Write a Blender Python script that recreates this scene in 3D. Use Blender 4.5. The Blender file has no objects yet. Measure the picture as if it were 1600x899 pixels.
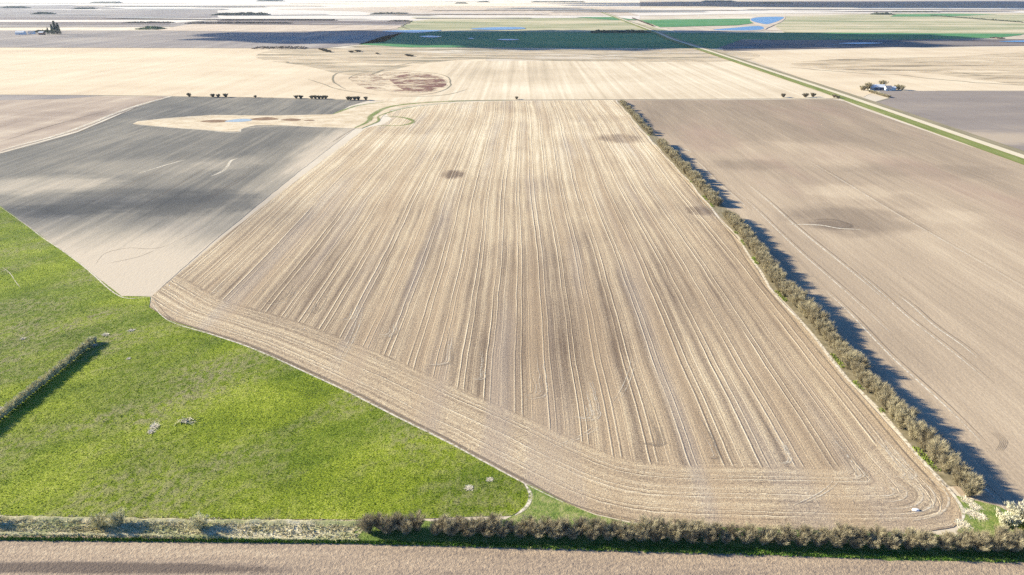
import bpy, bmesh, math, random
import numpy as np
from mathutils import Vector, Euler, noise as mnoise
from mathutils.geometry import tessellate_polygon
R = math.radians
random.seed(4); rng = np.random.default_rng(4)
S = bpy.context.scene
COL = S.collection
# ------------------------------------------------------------------ camera
H = 120.0; FPX = 1081.0; PITCH = R(23.1); YAW = 0.0136
cd = bpy.data.cameras.new('camera'); cam = bpy.data.objects.new('camera', cd); COL.objects.link(cam)
cam.location = (0, 0, H); cam.rotation_euler = (math.pi/2 - PITCH, 0, YAW)
cd.sensor_width = 36; cd.lens = FPX/1600*36; cd.clip_start = 1; cd.clip_end = 90000
S.camera = cam
# ------------------------------------------------------------------ light
SUN_EL = R(22); sh = Vector((1, -0.21, 0)).normalized()          # shadows fall this way
sunv = Vector((-sh.x*math.cos(SUN_EL), -sh.y*math.cos(SUN_EL), math.sin(SUN_EL)))
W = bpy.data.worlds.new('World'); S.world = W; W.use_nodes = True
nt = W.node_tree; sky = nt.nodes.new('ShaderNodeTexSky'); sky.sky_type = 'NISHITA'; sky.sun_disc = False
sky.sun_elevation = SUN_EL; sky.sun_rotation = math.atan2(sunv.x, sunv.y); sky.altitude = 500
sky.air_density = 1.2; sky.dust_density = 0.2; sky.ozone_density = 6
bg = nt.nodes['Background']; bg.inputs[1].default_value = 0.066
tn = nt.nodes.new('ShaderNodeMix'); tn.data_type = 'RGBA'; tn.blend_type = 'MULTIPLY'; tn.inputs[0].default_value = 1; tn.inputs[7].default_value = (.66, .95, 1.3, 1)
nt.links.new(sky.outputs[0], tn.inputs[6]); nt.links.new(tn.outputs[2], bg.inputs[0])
sl = bpy.data.lights.new('sun', 'SUN'); sl.energy = 5.0; sl.angle = R(0.5); sl.color = (1, .935, .76)
so = bpy.data.objects.new('sun', sl); COL.objects.link(so)
so.rotation_euler = (-sunv).to_track_quat('-Z', 'Y').to_euler()
S.view_settings.view_transform = 'Standard'; S.view_settings.look = 'None'
S.view_settings.exposure = 1.52; S.view_settings.gamma = 1
S.render.film_transparent = False
S.cycles.max_bounces = 5; S.cycles.transparent_max_bounces = 16; S.cycles.volume_bounces = 0
S.cycles.use_denoising = False
S.cycles.volume_step_rate = 4; S.cycles.volume_max_steps = 64

# ------------------------------------------------------------------ helpers
RM = Euler((math.pi/2 - PITCH, 0, YAW)).to_matrix()
def G(px, py, z=0.0):
    d = RM @ Vector(((px-800)/FPX, -(py-449.5)/FPX, -1))
    if d.z > -0.004: d.z = -0.004
    t = (z-H)/d.z
    return Vector((d.x*t, d.y*t, z))
def tag(o, label=None, cat=None, group=None, kind=None):
    if label: o['label'] = label
    if cat: o['category'] = cat
    if group: o['group'] = group
    if kind: o['kind'] = kind
    return o
def mesh_obj(name, verts, faces, mat, parent=None, smooth=False):
    me = bpy.data.meshes.new(name); me.from_pydata([tuple(v) for v in verts], [], faces); me.update()
    if mat: me.materials.append(mat)
    if smooth: me.polygons.foreach_set('use_smooth', [True]*len(me.polygons))
    o = bpy.data.objects.new(name, me); COL.objects.link(o); o.parent = parent
    return o
def np_mesh(name, V, F, mat, parent=None, k=3):
    me = bpy.data.meshes.new(name); F = np.asarray(F).reshape(-1, k); n = len(V); m = len(F)
    me.vertices.add(n); me.vertices.foreach_set('co', np.asarray(V, np.float32).ravel())
    me.loops.add(m*k); me.loops.foreach_set('vertex_index', np.asarray(F, np.int32).ravel())
    me.polygons.add(m); me.polygons.foreach_set('loop_start', np.arange(0, m*k, k, dtype=np.int32))
    me.update(calc_edges=True); me.validate()
    if mat: me.materials.append(mat)
    o = bpy.data.objects.new(name, me); COL.objects.link(o); o.parent = parent
    return o
def empty(name, loc=(0,0,0), rz=0):
    o = bpy.data.objects.new(name, None); COL.objects.link(o); o.location = loc; o.rotation_euler = (0,0,rz); return o

class N:                                    # small node-graph builder
    def __init__(s, name):
        s.m = bpy.data.materials.new(name); s.m.use_nodes = True; s.t = s.m.node_tree
        s.b = s.t.nodes['Principled BSDF']; s.b.inputs['Roughness'].default_value = .95
        s.b.inputs['Specular IOR Level'].default_value = .1
        s.out = s.t.nodes['Material Output']
        g = s.t.nodes.new('ShaderNodeNewGeometry'); sp = s.t.nodes.new('ShaderNodeSeparateXYZ')
        s.t.links.new(g.outputs['Position'], sp.inputs[0]); s.P = g.outputs['Position']
        s.X, s.Y, s.Z = sp.outputs
    def put(s, sock, v):
        if hasattr(v, 'links'): s.t.links.new(v, sock)
        else: sock.default_value = v
    def m_(s, op, a, b=0.0, c=0.0):
        n = s.t.nodes.new('ShaderNodeMath'); n.operation = op
        s.put(n.inputs[0], a); s.put(n.inputs[1], b); s.put(n.inputs[2], c); return n.outputs[0]
    def add(s, a, b): return s.m_('ADD', a, b)
    def sub(s, a, b): return s.m_('SUBTRACT', a, b)
    def mul(s, a, b): return s.m_('MULTIPLY', a, b)
    def vec(s, x, y, z=0.0):
        n = s.t.nodes.new('ShaderNodeCombineXYZ'); s.put(n.inputs[0], x); s.put(n.inputs[1], y); s.put(n.inputs[2], z); return n.outputs[0]
    def noise(s, x, y, sx, sy, detail=3, rough=.55, seed=0.0, dist=0.0):
        v = s.vec(s.mul(x, sx), s.mul(y, sy), seed)
        n = s.t.nodes.new('ShaderNodeTexNoise'); n.inputs['Scale'].default_value = 1; n.inputs['Detail'].default_value = detail
        n.inputs['Roughness'].default_value = rough; n.inputs['Distortion'].default_value = dist
        s.t.links.new(v, n.inputs['Vector']); return n.outputs[0]
    def sm(s, v, a, b, lo=0.0, hi=1.0):
        n = s.t.nodes.new('ShaderNodeMapRange'); n.interpolation_type = 'SMOOTHSTEP'
        s.put(n.inputs[0], v); s.put(n.inputs[1], a); s.put(n.inputs[2], b); s.put(n.inputs[3], lo); s.put(n.inputs[4], hi); return n.outputs[0]
    def ramp(s, v, stops):
        n = s.t.nodes.new('ShaderNodeValToRGB'); e = n.color_ramp.elements
        while len(e) < len(stops): e.new(.5)
        for k, (p, c) in zip(e, stops): k.position = p; k.color = (c[0]*1.01, c[1]*.985, c[2]*.93, 1)
        s.put(n.inputs[0], v); return n.outputs[0]
    def mix(s, f, a, b):
        n = s.t.nodes.new('ShaderNodeMix'); n.data_type = 'RGBA'
        s.put(n.inputs[0], f)
        for k, v in ((6, a), (7, b)):
            if isinstance(v, tuple): n.inputs[k].default_value = (*v, 1)
            else: s.t.links.new(v, n.inputs[k])
        return n.outputs[2]
    def ell(s, cx, cy, rx, ry, amp, wob=.35, rot=0.0):
        dx = s.sub(s.X, cx); dy = s.sub(s.Y, cy)
        if rot:
            c, q = math.cos(rot), math.sin(rot)
            dx, dy = s.add(s.mul(dx, c), s.mul(dy, q)), s.sub(s.mul(dy, c), s.mul(dx, q))
        dx = s.mul(dx, 1/rx); dy = s.mul(dy, 1/ry)
        r = s.m_('SQRT', s.add(s.mul(dx, dx), s.mul(dy, dy)))
        if wob: r = s.add(r, s.mul(s.sub(s.noise(s.X, s.Y, 2.2/rx, 2.2/ry, 4, .6, cx*.01), .5), wob*2.5))
        return s.mul(s.sm(r, .45, 1.15, 1, 0), amp)
    def bump(s, h, dist, strength=1.0):
        n = s.t.nodes.new('ShaderNodeBump'); n.inputs['Distance'].default_value = dist; n.inputs['Strength'].default_value = strength
        s.t.links.new(h, n.inputs['Height']); s.t.links.new(n.outputs[0], s.b.inputs['Normal'])
    def col(s, c): s.put(s.b.inputs['Base Color'], (*c, 1) if isinstance(c, tuple) else c)
def pe(px, py, rpx, rpy, amp, wob=.35):     # a patch given by where it lies in the view -> world ellipse
    c = G(px, py); a = G(px+rpx, py); t = G(px, py-rpy); b = G(px, py+rpy)
    return ('e', c.x, (t.y+b.y)/2, abs(a.x-c.x), (t.y-b.y)/2, amp, wob)
def field(name, stops, terms, base=.5, bump=0.0, tint=None, bsc=(1.5, 1.5), sat=1.0):
    n = N(name); v = base
    for i, t in enumerate(terms):
        if t[0] == 'n': v = n.add(v, n.mul(n.sub(n.noise(n.X, n.Y, t[1], t[2], t[3], .6, i*7.3+1), .5), t[4]))
        elif t[0] == 'e': v = n.add(v, n.ell(*t[1:7]))
        elif t[0] == 'y': v = n.add(v, n.sm(n.Y, t[1], t[2], 0, t[3]))
        elif t[0] == 'x': v = n.add(v, n.sm(n.X, t[1], t[2], 0, t[3]))
    c = n.ramp(v, stops)
    if tint:
        for (tc, sx, sy, lo, hi, amt) in tint:
            f = n.sm(n.noise(n.X, n.Y, sx, sy, 4, .6, sx*100+3), lo, hi, 0, amt); c = n.mix(f, c, tc)
    n.col(c)
    if bump:
        h = n.add(n.noise(n.X, n.Y, bsc[0], bsc[1], 4, .65, 5), n.mul(n.noise(n.X, n.Y, bsc[0]*3, bsc[1]*3, 2, .5, 9), .4))
        n.bump(h, bump)
    return n.m
# ------------------------------------------------------------------ flat sheets given by outline
def crom(P, k=8):
    n = len(P); out = []
    for i in range(n):
        a, b, c, d = P[i-1], P[i], P[(i+1) % n], P[(i+2) % n]
        for j in range(k):
            t = j/k
            out.append(.5*((2*b) + (c-a)*t + (2*a-5*b+4*c-d)*t*t + (3*b-a-3*c+d)*t**3))
    return out
def outline(pts, z, smooth=False, jit=.012):
    P = [G(x, y).to_2d() for x, y in pts]
    if smooth: P = crom(P)
    out = []
    for i in range(len(P)):
        a, b = P[i], P[(i+1) % len(P)]; L = (b-a).length; dist = max(60, min(a.length, b.length))
        st = max(1.2, dist*.012); k = int(min(400, max(1, L/st)))
        for j in range(k):
            p = a.lerp(b, j/k)
            if jit and j:
                nv = Vector((-(b-a).y, (b-a).x)).normalized(); q = mnoise.noise(Vector((p.x/st/2, p.y/st/2, 3.1)))+.6*mnoise.noise(Vector((p.x/st/9, p.y/st/9, 8.1)))
                p = p + nv*q*jit*dist*.25
            out.append(Vector((p.x, p.y, z)))
    return out
def sheet(name, pts, z, mat, smooth=False, jit=.012, kind='structure'):
    V = outline(pts, z, smooth, jit); F = [list(t) for t in tessellate_polygon([V])]
    c = sum(V, Vector())/len(V)
    F2 = []
    for f in F:
        a, b, d = (V[i] for i in f)
        F2.append(f if (b-a).cross(d-a).z > 0 else f[::-1])
    o = mesh_obj(name, V, F2, mat); tag(o, kind=kind); return o
def inpoly(P,poly):
    x,y=P[:,0],P[:,1]; c=np.zeros(len(P),bool); n=len(poly)
    for i in range(n):
        x1,y1=poly[i]; x2,y2=poly[(i+1)%n]
        k=((y1>y)!=(y2>y))&(x<(x2-x1)*(y-y1)/(y2-y1+1e-12)+x1); c^=k
    return c
# --------------------------------------------------------------- ribbons (tracks, strips) laid on the ground
class Rib:
    def __init__(s): s.V=[]; s.F=[]; s.U=[]
    def line(s, P, w, z, taper=True):
        n = len(P); L = 0; b = len(s.V)
        for i, p in enumerate(P):
            a, c = P[max(0,i-1)], P[min(n-1,i+1)]; d = (c-a)
            if d.length < 1e-6: d = Vector((1,0))
            d.normalize(); nv = Vector((-d.y, d.x))
            if i: L += (p-P[i-1]).length
            ww = w*(min(1, .25+3*min(i, n-1-i)/max(1,n-1)) if taper else 1)/2
            for k, sg in enumerate((-1, 0, 1)):
                q = p+nv*ww*sg; s.V.append((q.x, q.y, z)); s.U.append((L, sg))
        for i in range(n-1):
            for k in range(2):
                s.F.append((b+i*3+k, b+i*3+3+k, b+i*3+4+k, b+i*3+1+k))
    def build(s, name, mat, kind='structure'):
        o = mesh_obj(name, s.V, s.F, mat); me = o.data; uv = me.uv_layers.new(name='UVMap')
        for l in me.loops: uv.data[l.index].uv = s.U[l.vertex_index]
        return tag(o, kind=kind)
def ribmat(name, c1, c2, dens=.75, soft=.5, nsc=.6, hole=.45):
    n = N(name); uv = n.t.nodes.new('ShaderNodeUVMap'); uv.uv_map = 'UVMap'
    sp = n.t.nodes.new('ShaderNodeSeparateXYZ'); n.t.links.new(uv.outputs[0], sp.inputs[0])
    v = n.m_('ABSOLUTE', sp.outputs[1]); edge = n.sm(v, 1-soft, 1, 1, 0)
    q = n.noise(n.X, n.Y, nsc, nsc, 4, .65, 2); q2 = n.noise(n.X, n.Y, nsc*.1, nsc*.1, 3, .6, 5)
    a = n.mul(n.mul(edge, n.sm(n.add(q, n.mul(q2, .6)), hole+.15, hold2(hole), 0, 1)), dens)
    n.col(n.mix(n.sm(q, .35, .65), c1, c2)); n.put(n.b.inputs['Alpha'], a)
    return n.m
def hold2(h): return h+.5
def pathpx(pts, k=8, wob=0.0):
    P = [G(x, y).to_2d() for x, y in pts]; out = []
    for i in range(len(P)-1):
        a = P[max(i-1,0)]; b = P[i]; c = P[i+1]; d = P[min(i+2, len(P)-1)]
        for j in range(k):
            t = j/k; out.append(.5*((2*b)+(c-a)*t+(2*a-5*b+4*c-d)*t*t+(3*b-a-3*c+d)*t**3))
    out.append(P[-1])
    if wob: out = [p+Vector((mnoise.noise(Vector((p.y/30,1,0))), mnoise.noise(Vector((p.x/30,2,0)))))*wob for p in out]
    return out

# ------------------------------------------------------------------ ground
STRAW=(.47,.385,.27); STRAWP=(.62,.54,.42); TAN=(.33,.245,.165)
m_ground = field('prairie_stubble', [(.2,(.29,.24,.18)),(.5,(.45,.38,.29)),(.8,(.58,.52,.42))],
    [('n',.0011,.0022,4,.9),('n',.01,.0012,3,.5),('n',.03,.03,3,.25)], .55, tint=[((.25,.27,.14),.0006,.0014,.55,.7,.35)])
v=[];f=[];nx=60
for j in range(nx+1):
    for i in range(nx+1): v.append((-30000+1000*i, -15000+1000*j, -.05))
for j in range(nx):
    for i in range(nx): a=j*(nx+1)+i; f.append((a,a+1,a+nx+2,a+nx+1))
tag(mesh_obj('ground', v, f, m_ground), kind='structure')
# ---- far fields
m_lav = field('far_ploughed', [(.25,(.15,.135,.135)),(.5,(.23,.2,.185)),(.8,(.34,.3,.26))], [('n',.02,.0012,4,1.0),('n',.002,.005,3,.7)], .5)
m_purp = field('far_fallow_and_cloud_shade', [(.3,(.11,.09,.09)),(.7,(.19,.155,.14))], [('n',.004,.002,4,.8)], .5)
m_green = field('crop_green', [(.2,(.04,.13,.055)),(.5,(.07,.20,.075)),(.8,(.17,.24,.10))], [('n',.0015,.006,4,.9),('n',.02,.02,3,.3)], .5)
m_pgreen = field('pale_meadow', [(.25,(.17,.20,.10)),(.45,(.29,.28,.16)),(.65,(.48,.41,.28))], [('n',.0012,.005,5,1.4),('n',.01,.03,3,.4)], .5)
m_marsh = field('marsh_grass', [(.30,(.22,.19,.13)),(.44,(.36,.30,.21)),(.60,(.50,.405,.28))], [('n',.004,.03,6,2.0),('n',.03,.15,4,1.0)], .52)
m_white = field('bleached_stubble', [(.2,(.38,.35,.31)),(.5,(.52,.47,.41)),(.8,(.64,.58,.51))], [('n',.0012,.002,4,.8),('n',.02,.0015,3,.4)], .6)
m_pink = field('tan_stubble', [(.2,(.30,.245,.20)),(.55,(.45,.37,.29)),(.8,(.53,.45,.36))], [('n',.03,.0015,4,.8),('n',.004,.004,3,.5)], .55)
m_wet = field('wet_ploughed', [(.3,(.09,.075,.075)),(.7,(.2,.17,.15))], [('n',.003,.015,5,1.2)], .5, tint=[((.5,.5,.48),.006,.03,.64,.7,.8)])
ZF=.9
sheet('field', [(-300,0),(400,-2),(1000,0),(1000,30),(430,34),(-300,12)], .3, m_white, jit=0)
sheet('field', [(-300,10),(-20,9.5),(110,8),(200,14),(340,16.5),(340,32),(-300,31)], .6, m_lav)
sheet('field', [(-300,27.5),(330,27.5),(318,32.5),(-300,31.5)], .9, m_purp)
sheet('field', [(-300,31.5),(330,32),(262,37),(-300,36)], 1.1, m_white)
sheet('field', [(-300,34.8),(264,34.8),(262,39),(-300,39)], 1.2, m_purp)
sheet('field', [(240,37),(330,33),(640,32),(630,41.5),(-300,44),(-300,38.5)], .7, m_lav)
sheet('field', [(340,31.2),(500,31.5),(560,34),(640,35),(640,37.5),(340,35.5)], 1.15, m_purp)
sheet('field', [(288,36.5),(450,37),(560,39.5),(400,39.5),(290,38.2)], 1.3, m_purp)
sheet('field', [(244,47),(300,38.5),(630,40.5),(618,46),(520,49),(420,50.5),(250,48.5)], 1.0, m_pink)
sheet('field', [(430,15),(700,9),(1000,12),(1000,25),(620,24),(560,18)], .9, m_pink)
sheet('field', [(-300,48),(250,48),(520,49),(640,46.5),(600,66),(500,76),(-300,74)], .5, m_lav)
sheet('meadow', [(640,34),(680,29.5),(960,28),(1050,50),(900,51),(640,50),(620,46)], .6, m_pgreen)
sheet('field', [(900,27.5),(960,27),(1000,32),(960,32)], 1.2, m_green)
sheet('crop_field', [(560,70),(600,57),(640,49.5),(900,51),(1600,51.5),(1600,54),(1560,60),(1400,62.5),(1230,63),(1160,62),(1120,76),(640,74.5)], .5, m_green)
sheet('field', [(640,75),(570,70),(540,74),(620,78),(1130,80),(1120,75)], .35, m_marsh)
sheet('crop_field', [(1000,31.5),(1180,29.5),(1182,36),(1150,40),(1030,43)], 1.0, m_green)
sheet('field', [(1040,44),(1120,41.5),(1230,49),(1060,50)], .9, m_pink)
sheet('meadow', [(1225,26),(1400,21.5),(1700,21),(1700,54),(1400,52),(1225,51),(1210,40)], .55, m_pgreen)
sheet('crop_field', [(1400,23),(1480,22),(1560,23),(1480,26),(1390,26.5)], 1.1, m_green)
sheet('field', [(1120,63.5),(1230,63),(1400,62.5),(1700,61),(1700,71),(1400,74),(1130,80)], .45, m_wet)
sheet('field', [(1000,3),(1700,1),(1700,12.6),(1000,10)], .8, m_purp)  # dark sheet paints the far cloud shadow band into the ground colour
sheet('field', [(960,14),(1200,12.8),(1700,13.2),(1700,20),(1200,21.5),(1000,25)], .95, m_white)
m_blueg = field('far_bluegrey_field', [(.2,(.20,.20,.20)),(.8,(.36,.35,.34))], [('n',.002,.004,4,.9)], .5)
fr = random.Random(11)
for k in range(46):
    yy=fr.uniform(2.5,31)**1.0; x0=fr.uniform(-200,1500); w=fr.uniform(80,480); th=fr.uniform(.25,.9)*(.4+yy/22); sk=fr.uniform(-.8,.8)
    if 980<x0+w and x0<1700 and (20<yy or yy<13): continue
    sheet('field', [(x0,yy+sk),(x0+w*.4,yy-th*.3),(x0+w,yy),(x0+w*1.05,yy+th),(x0+w*.5,yy+th*1.2+sk),(x0-w*.03,yy+th*.9)], 1.5+.12*k, fr.choice([m_blueg,m_lav,m_blueg,m_pink,m_white,m_pgreen]), jit=0)
# mid-distance straw
m_straw = field('straw_stubble', [(.15,(.32,.26,.18)),(.5,(.49,.40,.28)),(.85,(.64,.56,.42))],
    [('n',.12,.0012,4,1.0),('n',.006,.006,4,.6),('n',.25,.03,2,.2), pe(860,120,150,20,-.1)], .6)
m_straw2 = field('golden_stubble', [(.15,(.35,.27,.19)),(.5,(.50,.40,.275)),(.85,(.62,.53,.385))],
    [('n',.05,.004,4,.5),('n',.004,.012,4,.7)], .58)
sheet('stubble_field', [(-300,74),(400,75),(560,76),(760,88),(760,157.5),(580,157),(262,150),(-300,147)], .10, m_straw2)
sheet('stubble_field', [(700,96),(860,95),(1100,91),(1150,92),(1310,153),(1310,155),(960,156),(700,158),(640,160),(580,157),(680,148),(710,130),(690,112)], .12, m_straw)
sheet('stubble_field', [(1135,81),(1700,71),(1700,140),(1600,142),(1410,142),(1372,142),(1350,152),(1330,149)], .10, m_straw2)
def patchy(m,sx,sy,lo,hi,amt=1.0,seed=31.0):
    t=m.node_tree; n=N.__new__(N); n.m=m; n.t=t; n.b=t.nodes['Principled BSDF']
    g=t.nodes.new('ShaderNodeNewGeometry'); sp=t.nodes.new('ShaderNodeSeparateXYZ'); t.links.new(g.outputs['Position'],sp.inputs[0]); n.X,n.Y,n.Z=sp.outputs
    n.put(n.b.inputs['Alpha'], n.sm(n.noise(n.X,n.Y,sx,sy,6,.68,seed),lo,hi,0,amt))
patchy(m_marsh,.004,.014,.40,.56,.95)
sheet('marsh', [(440,77),(560,75.5),(640,76),(1120,79),(1160,95),(900,96),(760,92),(660,100),(560,118),(480,104),(400,90)], .16, m_marsh, smooth=True)
m_tuss = field('tussock_marsh', [(.28,(.20,.16,.11)),(.42,(.37,.30,.20)),(.56,(.51,.41,.28))], [('n',.004,.035,6,2.2),('n',.03,.12,4,.8)], .55)
sheet('marsh', [(1235,100),(1330,92),(1500,88),(1700,76),(1700,138),(1540,126),(1440,114),(1330,112)], .14, m_tuss, smooth=True)
patchy(m_tuss,.005,.022,.40,.54,.95)
m_reed = N('red_reeds'); q=m_reed.noise(m_reed.X,m_reed.Y,.035,.05,5,.7,1); 
c0=m_reed.ramp(q,[(.34,(.13,.065,.05)),(.43,(.2,.11,.08)),(.47,(.36,.28,.19)),(.55,(.5,.41,.29))]); m_reed.col(c0)
m_reed2 = N('red_reeds_dense'); q=m_reed2.noise(m_reed2.X,m_reed2.Y,.03,.04,6,.75,1)
m_reed2.col(m_reed2.ramp(q,[(.34,(.12,.055,.045)),(.49,(.18,.095,.075)),(.52,(.34,.25,.17)),(.58,(.47,.38,.27))]))
patchy(m_reed.m,.03,.045,.47,.54,1,9.0); patchy(m_reed2.m,.022,.03,.42,.5,1,19.0)
sheet('slough', [(545,122),(575,115),(625,113),(680,117),(700,129),(690,140),(650,146),(610,145),(570,138)], .2, m_reed.m, smooth=True, jit=.05)
sheet('slough', [(610,123),(640,116),(680,119),(697,129),(688,139),(655,144),(632,141),(618,133)], .26, m_reed2.m, smooth=True, jit=.06)
# ------------------------------------------------------------------ right side bare fields
m_tan = field('harrowed_soil', [(.1,(.175,.135,.10)),(.4,(.27,.21,.15)),(.62,(.365,.285,.20)),(.9,(.50,.405,.285))],
    [('n',.25,.008,3,.32),('n',.03,.006,4,.6),('n',.7,.02,3,.34),('n',1.3,1.3,4,.5),('y',300,760,-.22),
     pe(1330,345,110,26,-.30), pe(1300,352,40,9,-.22,.15), pe(1170,258,70,10,-.14), pe(1450,268,150,14,-.12),pe(1250,240,160,22,.16),pe(1330,300,90,14,.18),pe(1480,340,80,16,.12),
     pe(1400,560,200,60,-.06)], .6, bump=.10, bsc=(.9,.25), tint=[((.30,.20,.145),.012,.004,.5,.7,.5)])
sheet('bare_field', [(964,157),(1300,155.5),(1318,158),(1352,172),(1480,217),(1620,262),(1900,360),(2500,700),(2500,900),(1660,866),(1600,838),(1580,800),(1504,778),(1400,665),(1200,440),(1020,222)], .03, m_tan, jit=.006)
m_gsoil = field('grey_soil', [(.15,(.16,.135,.12)),(.5,(.225,.19,.165)),(.85,(.35,.285,.215))],
    [('n',.006,.02,4,.7),('n',.2,.01,3,.2),pe(1520,215,140,14,.35)], .48)
sheet('ploughed_field', [(1392,153),(1372,142.5),(1420,142.5),(1600,142.5),(2100,145),(2100,420),(1620,245),(1490,200),(1366,161)], .06, m_gsoil)
# ------------------------------------------------------------------ left fields
m_soilL = field('dark_silt_soil', [(.1,(.08,.078,.072)),(.35,(.13,.122,.107)),(.6,(.25,.222,.178)),(.9,(.45,.38,.29))],
    [('n',.16,.006,4,.5),('n',.6,.012,3,.22),('n',.02,.01,4,.55),('n',2,2,2,.14),('y',400,300,.46),('x',G(470,277).x-70,G(470,277).x,.16),('n',1.3,1.3,4,.3),
     pe(60,290,140,16,.26),pe(240,262,160,16,.10),pe(110,328,110,13,-.2,.7), pe(310,318,110,22,-.2,.7), pe(200,300,150,6,-.1,.5), pe(500,235,40,40,.25), pe(360,255,60,12,.12), pe(440,300,60,60,.12)], .42, bump=.10, bsc=(.9,.2))  # negative ellipses on the left paint part of the cloud shade into the soil
sheet('ploughed_field', [(-500,420),(-500,300),(-200,262),(0,240),(120,207),(215,167),(268,151),(400,153),(580,156.5),(566,160),(545,166),(525,177),(556,200),(470,266),(330,380),(237,463),(190,463),(150,432),(60,365),(0,322),(-250,300)][::1], .05, m_soilL, jit=.006)
m_strips = field('striped_fallow', [(.2,(.2,.15,.12)),(.5,(.33,.26,.2)),(.8,(.48,.4,.3))], [('n',.03,.006,4,1.0),('n',.004,.03,3,.6)], .5)
sheet('field', [(-500,148),(0,149),(262,151),(215,166),(120,205),(0,238),(-300,275),(-500,290)], .04, m_strips)
sheet('field', [(-400,146),(0,146.5),(180,148),(100,155),(-400,165)], .09, m_lav)
m_slough = field('slough_grass', [(.2,(.3,.23,.15)),(.45,(.44,.35,.23)),(.75,(.58,.49,.36))], [('n',.05,.08,4,1.0),('n',.3,.3,3,.6)], .58)
sheet('slough_bank', [(207,194),(215,190),(260,185),(330,180),(420,181),(520,179),(530,174),(566,165),(600,158),(720,156.5),(700,161),(640,166),(612,172),(600,180),(590,190),(565,201),(520,199.5),(450,196.5),(400,196),(382,200),(374,206),(352,206),(320,203),(250,198)], .09, m_slough, jit=.01)
m_brn = field('brown_reeds', [(.3,(.12,.07,.045)),(.7,(.27,.18,.11))], [('n',.15,.3,4,1.2)], .5)
sheet('reed_bed', [(313,190),(335,187.5),(352,188),(356,190.5),(330,192)], .13, m_brn, True)
sheet('reed_bed', [(390,186.5),(415,183.5),(428,184.5),(434,187),(405,188.5)], .13, m_brn, True)
sheet('reed_bed', [(438,188),(455,185.5),(470,187),(462,189.5)], .13, m_brn, True)
sheet('reed_bed', [(474,188.5),(485,187.4),(492,188.5),(483,189.5)], .13, m_brn, True)
mw = N('water'); mw.col((.30,.34,.34)); mw.b.inputs['Roughness'].default_value=.45; mw.b.inputs['Specular IOR Level'].default_value=.35
mw.bump(mw.noise(mw.X,mw.Y,.2,.2,3,.6),.25)
m_water = mw.m
sheet('pond', [(351,190.3),(366,187),(384,186),(394,187.6),(388,189.8),(370,191)], .17, m_water, True, jit=0)
far_water = N('lake_water'); far_water.col((.09,.19,.34)); far_water.b.inputs['Roughness'].default_value=.3; far_water.b.inputs['Specular IOR Level'].default_value=.5
ZW=1.6
m_fw=far_water.m
sheet('shore', [(1110,49),(1150,43.4),(1180,40.5),(1172,33),(1176,28),(1200,26.3),(1226,26.6),(1222,34),(1210,39.5),(1200,44),(1186,49),(1130,49.8)], 1.4, m_pink, True, jit=0)
sheet('lake', [(1174,33),(1178,28.6),(1200,27),(1224,27.4),(1217,33),(1202,38),(1192,38)], ZW, m_fw, True, jit=0)
sheet('lake', [(1114,47.5),(1150,44),(1180,41.5),(1192,43),(1190,47),(1160,48.5)], ZW, m_fw, True, jit=0)
sheet('pond', [(598,49.6),(640,48),(690,48.3),(655,52),(620,51)], ZW, m_fw, True, jit=0)
sheet('pond', [(655,58),(672,56.8),(690,58),(675,59.6)], ZW, m_fw, True, jit=0)
sheet('pond', [(731,61),(736,60.4),(741,61),(736,61.8)], ZW, m_fw, True, jit=0)
sheet('pond', [(776,63),(790,62),(812,62.8),(795,64)], ZW, m_fw, True, jit=0)
sheet('pond', [(735,45.8),(770,43.6),(812,43.4),(818,46),(770,47.5)], ZW, m_fw, True, jit=0)
sheet('pond', [(1310,69),(1345,67.5),(1380,68.5),(1345,70)], ZW, m_fw, True, jit=0)
sheet('pond', [(1560,66),(1620,64),(1700,64),(1640,67)], ZW, m_fw, True, jit=0)
# ------------------------------------------------------------------ green pasture
def pasture():
    n = N('pasture_grass')
    a = n.noise(n.X,n.Y,.035,.05,5,.6,1); b = n.noise(n.X,n.Y,.5,.35,4,.65,2); c = n.noise(n.X,n.Y,1.7,2.3,4,.75,3)
    v = n.add(n.add(n.mul(a,.8), n.mul(b,.55)), n.mul(c,1.9)); v = n.sub(v,1.165)
    for t in (pe(120,490,130,26,.0),): pass
    col = n.ramp(v,[(.06,(.045,.07,.007)),(.32,(.13,.175,.012)),(.58,(.25,.295,.022)),(.86,(.45,.44,.12))])
    st = n.add(n.mul(n.add(n.X,n.Y),.7),0); st2 = n.mul(n.sub(n.Y,n.X),.7)
    col = n.mix(n.sm(n.noise(st,st2,.012,.035,4,.6,17),.44,.62,0,.6), col, n.ramp(v,[(.08,(.02,.045,.004)),(.4,(.075,.125,.008)),(.8,(.2,.23,.04))]))
    br = n.sm(n.noise(st,st2,.018,.04,5,.65,7),.44,.62,0,.7)
    br = n.add(br, n.ell(*G(95,520).to_2d(), 34, 30, .3)); br = n.add(br, n.ell(*G(250,610).to_2d(), 30, 26, .3))
    dry = n.mul(br, n.sm(b,.38,.6))
    col = n.mix(dry, col, (.24,.215,.10))
    n.col(col); n.bump(n.add(n.mul(b,.8),n.mul(c,1.3)), .34, 1); return n.m
m_past = pasture()
PB = [(-600,330),(-200,240),(0,322),(60,365),(120,408),(150,432),(190,463),(235,464),(233,480),(258,497),(330,520),(400,545),(460,570),(500,590),(600,640),(700,690),(780,735),(818,756),(827,772),(822,792),(800,806),(600,812),(300,811),(0,809),(-600,800)]
sheet('pasture', PB[:1]+PB[2:], .06, m_past, jit=.004)
m_weed = field('weedy_green', [(.2,(.06,.12,.02)),(.5,(.16,.2,.05)),(.75,(.33,.3,.14))], [('n',.4,.4,4,1.0),('n',2,2,3,.6)], .5, bump=.25)
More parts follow.
